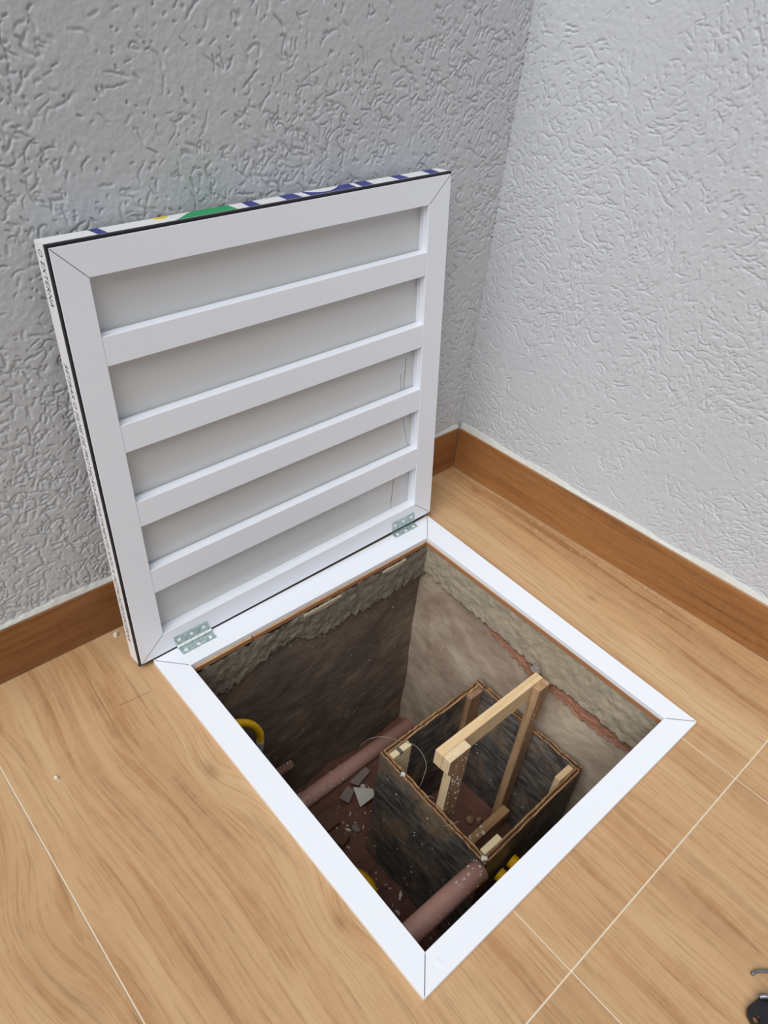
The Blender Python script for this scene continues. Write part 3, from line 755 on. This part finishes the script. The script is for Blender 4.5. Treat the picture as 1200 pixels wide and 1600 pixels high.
def cleat(x0, x1, y0, y1, zt, mat, lbl):
    b = MB(); b.box((x0, y0, ZBOT + .005), (x1, y1, zt)); return tag(b.build('corner_cleat', [mat], box, bevel=0.0012), lbl)
cleat(.4010, .4640, -.3450, -.3284, ZT - .004, MAT_PINE_PALE, 'pale pine cleat with a grey smudge')
b = MB(); b.box((.424, -.3452, ZT - .012), (.434, -.3282, ZT - .0036)); b.build('grey_smudge', plain('grey_smudge', (96, 96, 90), .8, .2), box)
cleat(.6790, .7270, -.3420, -.3253, ZT - .006, MAT_OLD_Z, 'brown weathered cleat')
cleat(.6720, .7260, -.6390, -.6230, ZT - .004, MAT_PINE_X, 'pale pine cleat')
cleat(.3990, .4560, -.6450, -.6290, ZT - .005, MAT_PINE_PALE, 'pale pine cleat')
# handle
HT = -0.105
b = MB(); x0, x1 = .3840, .7235
poly = [(x0, HT), (x1, HT), (x1, HT - .052), (x0 + .010, HT - .064), (x0, HT - .046)]
b.slab([(x, -.4905, z) for x, z in poly], [(x, -.4690, z) for x, z in poly]); b.build('handle_bar', MAT_PINE_X, box, bevel=0.0010)
def front_shade(o):      # front faces get browner wood, their shade put into the colour
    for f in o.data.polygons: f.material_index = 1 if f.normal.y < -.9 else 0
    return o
def post(x0, x1, zb, mat):
    b = MB(); b.box((x0, -.5125, zb), (x1, -.4912, HT + .0008)); return b.build('handle_post', mat, box, bevel=0.0012)
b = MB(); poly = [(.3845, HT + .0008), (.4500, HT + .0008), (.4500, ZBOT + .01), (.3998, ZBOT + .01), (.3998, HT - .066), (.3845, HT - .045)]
b.slab([(x, -.5125, z) for x, z in poly], [(x, -.4912, z) for x, z in poly]); front_shade(b.build('handle_post', [MAT_PINE_PALE_Z, MAT_OLD_Z], box, bevel=0.0010))
front_shade(post(.6830, .7225, ZBOT + .01, [MAT_PINE_Z, MAT_OLD_Z]))
b = MB(); b.box((.3955, -.5370, -.632), (.6950, -.5128, -.597)); tag(b.build('cross_brace', MAT_PINE_OLD, box, bevel=0.0015), 'lower cross brace crusted with plaster')
b = MB()
for _ in range(16): b.chip((random.uniform(.50, .60), random.uniform(-.535, -.516), -.5972), (0, 0, 1), random.uniform(.004, .010), .004)
b.build('plaster_crust', MAT_PLASTER, box, kind='stuff')
b = MB()
for _ in range(46):
    b.chip((random.uniform(.402, .448), -.5126, HT - .02 - random.random() * .24), (0, -1, 0), random.choice([.0012, .002, .0034]), .0009)
for _ in range(9): b.chip((random.uniform(.686, .72), -.5126, HT - .02 - random.random() * .2), (0, -1, 0), random.choice([.0012, .002]), .0009)
for _ in range(16): b.chip((random.uniform(.400, .449), random.uniform(-.511, -.493), HT + .0010), (0, 0, 1), random.choice([.0014, .0024]), .0007)
b.build('paint_flecks', MAT_PLASTER, box, kind='stuff')
b = MB()
for _ in range(46):
    y = -.33 - .32 * random.random(); z = ZT - .03 - .42 * random.random()
    xx = BP1[0] + (BP4[0] - BP1[0]) * ((y - BP1[1]) / (BP4[1] - BP1[1]))
    b.chip((xx - .0012, y, z), (-1, 0, 0), random.choice([.0008, .0012, .0018, .0036]), .0006, n=4)
for _ in range(12): b.chip((.7268, -.33 - .28 * random.random(), ZT - .05 - .3 * random.random()), (-1, 0, 0), random.choice([.001, .0018, .003]), .0009)
b.build('plaster_flecks', MAT_PLASTER, box, kind='stuff')
for (x, y, z, s) in ((.3865, -.3935, ZT, .009), (.3865, -.6500, ZT + .001, .010)):
    b = MB()
    for k in range(4): b.chip((x + random.uniform(-.002, .004), y + random.uniform(-.004, .004), z), (-.3, 0, 1), s * random.uniform(.6, 1), .004)
    tag(b.build('plaster_blob', MAT_PLASTER, box), 'white plaster blob on the plywood rim')
# lump of mortar on the far handle end
def stone(name, label, cat, c, r, mat, seed, sq=(1, 1, .8)):
    bm = bmesh.new(); bmesh.ops.create_icosphere(bm, subdivisions=2, radius=1.0); rr = random.Random(seed); ph = [rr.uniform(0, 6) for _ in range(6)]
    for v in bm.verts:
        k = 1 + .16 * math.sin(3 * v.co.x + ph[0]) + .13 * math.sin(4 * v.co.y + ph[1]) + .12 * math.sin(5 * v.co.z + ph[2]) + rr.uniform(-.05, .05)
        v.co = Vector((v.co.x * sq[0], v.co.y * sq[1], v.co.z * sq[2])) * (r * k)
    me = bpy.data.meshes.new(name); bm.to_mesh(me); bm.free(); me.materials.append(mat)
    o = bpy.data.objects.new(name, me); COL.objects.link(o); o.location = c
    return tag(o, label, cat)
stone('mortar_lump', 'pale grey lump of mortar at the far end of the timber handle', 'rubble', (.7325, -.462, -.113), .0135, MAT_PLASTER_D, 3, (.8, .9, 1))

# ------------------------------------------------------------------ wires
def wire(label, pts):
    b = MB(); b.tube(resample(spline(pts, 10), .006), .0008, 6); return tag(b.build('wire', MAT_WIRE, smooth=True), label, 'wire')
wire('thin bent wire hanging over the outside of the plywood box', [(.405, -.560, -.293), (.372, -.545, -.296), (.3765, -.528, -.328), (.3770, -.510, -.42), (.3760, -.458, -.545), (.3765, -.442, -.525), (.3770, -.424, -.535), (.3770, -.414, -.499), (.3780, -.440, -.347), (.3790, -.466, -.296), (.392, -.474, -.288), (.404, -.484, -.30)])
wire('thin wire looped over the back rim and corner cleat of the plywood box', [(.375, -.255, -.33), (.392, -.270, -.300), (.415, -.292, -.288), (.440, -.318, -.296), (.4705, -.352, -.308), (.470, -.392, -.33), (.446, -.410, -.35), (.420, -.420, -.37)])

# ------------------------------------------------------------------ rubble on the pit floor
def shard(name, label, poly, z, tilt, mat, th=.006):
    cx = sum(p[0] for p in poly) / len(poly); cy = sum(p[1] for p in poly) / len(poly)
    b = MB(); b.prism([(x - cx, y - cy) for x, y in poly], -th / 2, th / 2)
    o = b.build(name, mat, bevel=.0008); o.location = (cx, cy, z); o.rotation_euler = tilt
    return tag(o, label, 'rubble')
shard('plaster_shard', 'white triangular plaster shard on the dirt beside the black box', [(.462, -.160), (.512, -.190), (.508, -.212), (.455, -.222)], -.742, (.12, -.1, -.25), MAT_PLASTER)
shard('plaster_shard', 'grey flat plaster shard next to the rear pipe, left of the white triangular one', [(.42, -.152), (.468, -.140), (.470, -.165), (.43, -.182)], -.748, (.1, .12, .1), MAT_PLASTER_D)
shard('plaster_shard', 'long grey shard lying against the rear pipe near the box corner', [(.475, -.134), (.545, -.126), (.548, -.146), (.49, -.158)], -.746, (.15, -.05, 0), MAT_PLASTER_D)
shard('brick_shard', 'dark purplish broken shard at the left of the pit floor', [(.318, -.236), (.352, -.232), (.368, -.268), (.33, -.276)], -.742, (-.1, .2, .2), MAT_RUBBLE_B, .012)
shard('brick_shard', 'brown flat rubble slab half hidden under the left frame side', [(.30, -.150), (.375, -.165), (.372, -.215), (.29, -.21)], -.748, (.05, .1, .1), MAT_RUBBLE_B, .014)
stone('pebble', 'rounded grey pebble in the middle of the reddish dirt', 'rubble', (.401, -.252, ground(.401, -.252) + .008), .012, MAT_PLASTER_D, 8)
stone('pebble', 'tan round pebble inside the box beside the far post, larger of the two', 'rubble', (.652, -.452, ground(.652, -.452) + .010), .014, MAT_OLD_Z, 9, (1, 1, .9))
stone('pebble', 'tan round pebble inside the box touching the far post, smaller of the two', 'rubble', (.668, -.470, ground(.668, -.470) + .008), .011, MAT_OLD_Z, 10, (1, 1, .9))
b = MB()
for _ in range(1400):
    x = random.uniform(.05, .75); y = random.uniform(-.76, -.06)
    if .365 < x < .757 and -.675 < y < -.295: continue
    if -.138 < y < -.052: continue
    big = random.random() < .12
    b.chip((x, y, ground(x, y) + .0015), (random.uniform(-.3, .3), random.uniform(-.3, .3), 1), random.uniform(.007, .014) if big else random.uniform(.0016, .0052), .003, 0 if random.random() < .55 else random.choice([1, 2]))
tag(b.build('rubble_chips', [MAT_PLASTER, MAT_PLASTER_D, MAT_RUBBLE_B]), 'scattered small plaster and brick chips on the pit floor', 'rubble', None, 'stuff')
b = MB()
for _ in range(40):
    x = random.uniform(.41, .6); y = random.uniform(-.62, -.40)
    b.chip((x, y, ground(x, y) + .002), (random.uniform(-.5, .5), random.uniform(-.5, .5), 1), random.uniform(.003, .012), .003, random.choice([0, 1, 2, 2]))
tag(b.build('rubble_chips', [MAT_PLASTER, MAT_PLASTER_D, MAT_RUBBLE_B]), 'small chips lying inside the plywood box', 'rubble', None, 'stuff')

# ------------------------------------------------------------------ small bits on the room floor
b = MB(); b.chip((-.262, -.123, .0006), (0, 0, 1), .0055, .005, n=6)
tag(b.build('plaster_crumb', MAT_PLASTER), 'single white plaster crumb on the tiles at the far left', 'crumb')
b = MB(); b.chip((-.023, .125, .0006), (0.2, 0, 1), .0075, .007, n=5)
tag(b.build('plaster_crumb', MAT_PLASTER), 'pale plaster chip on the tiles beside the skirting left of the lid', 'crumb')
b = MB()
for _ in range(42):
    t_ = random.random() * .8; c = Vector((CX, CY, 0)) + RD * t_ + RN * random.uniform(.004, .10) * random.random()
    b.chip((c.x, c.y, .0006), (0, 0, 1), random.uniform(.0007, .0022), .001)
for _ in range(16): b.chip((random.uniform(-.35, .0), random.uniform(-.1, .13), .0006), (0, 0, 1), random.uniform(.0007, .0014), .001)
tag(b.build('plaster_dust', MAT_PLASTER), 'fine white plaster crumbs scattered along the skirtings', 'crumbs', None, 'stuff')
# thin dark line on the tile beside the lid foot
b = MB(); b.prism([(-.101, -.0457), (-.035, -.0517), (-.035, -.0510), (-.101, -.0450)], -.003, .00015); tag(b.build('dark_line', MAT_SEAM, floor), 'fine dark line on the tile')

# black tool and bent rod at the lower right edge
tool = thing('hand_tool', 'black steel tool with a round hole lying on the tiles at the lower right corner', 'tool', (.39, -1.19, 0))
def plate_with_hole(poly, c, r, z0, z1):
    b = MB(); n = 20; hole = [(c[0] + r * math.cos(2 * math.pi * k / n), c[1] + r * math.sin(2 * math.pi * k / n)) for k in range(n)]
    outer = []
    for k in range(n):      # cast each hole vertex outwards to the polygon
        d = Vector((math.cos(2 * math.pi * k / n), math.sin(2 * math.pi * k / n))); best = None
        for i in range(len(poly)):
            p = Vector(poly[i]); q = Vector(poly[(i + 1) % len(poly)]); e = q - p; w = Vector(c) - p
            den = d.x * e.y - d.y * e.x
            if abs(den) < 1e-9: continue
            t = (w.y * e.x - w.x * e.y) / den * 1.0
            s = (d.x * w.y - d.y * w.x) / den
            if t > 0 and -1e-6 <= s <= 1 + 1e-6 and (best is None or t < best): best = t
        outer.append((c[0] + d.x * best, c[1] + d.y * best))
    o = len(b.v)
    for z in (z0, z1):
        b.v += [(x, y, z) for x, y in hole] + [(x, y, z) for x, y in outer]
    for k in range(n):
        k2 = (k + 1) % n
        b.face((o + k, o + k2, o + n + k2, o + n + k)); b.face((o + 2 * n + k, o + 2 * n + k2, o + 3 * n + k2, o + 3 * n + k))
        b.face((o + k, o + k2, o + 2 * n + k2, o + 2 * n + k)); b.face((o + n + k, o + n + k2, o + 3 * n + k2, o + 3 * n + k))
    return b
poly = [(.352, -1.165), (.362, -1.146), (.372, -1.141), (.405, -1.148), (.425, -1.165), (.425, -1.24), (.35, -1.22)]
plate_with_hole(poly, (.3655, -1.1585), .0055, .004, .012).build('tool_plate', MAT_BLACKTOOL, tool, bevel=.0008)
b = MB(); b.tube(spline([(.398, -1.146, .014), (.404, -1.152, .018), (.412, -1.162, .018), (.42, -1.175, .016)], 5), .004, 10); b.build('steel_edge', MAT_GREYROD, tool, smooth=True)
for (x, y) in ((.385, -1.176), (.402, -1.180), (.393, -1.19)):
    b = MB(); b.tube([(x, y, .011), (x, y, .0145), (x, y, .0155)], [.0055, .005, .003], 14); tag(b.build('rivet', MAT_STEEL, tool), 'bright metal rivet')
b = MB(); b.box((.345, -1.235, .0002), (.425, -1.20, .0042)); b.build('tool_base', MAT_BLACKTOOL, tool)
b = MB(); b.tube(resample(spline([(.4265, -1.1235, .0032), (.436, -1.1268, .0042), (.446, -1.1350, .0050), (.460, -1.147, .0042), (.49, -1.17, .0034)], 10), .003), .0029, 12)
tag(b.build('bent_rod', MAT_GREYROD, smooth=True), 'bent grey steel rod end on the tiles above the black tool', 'rod')
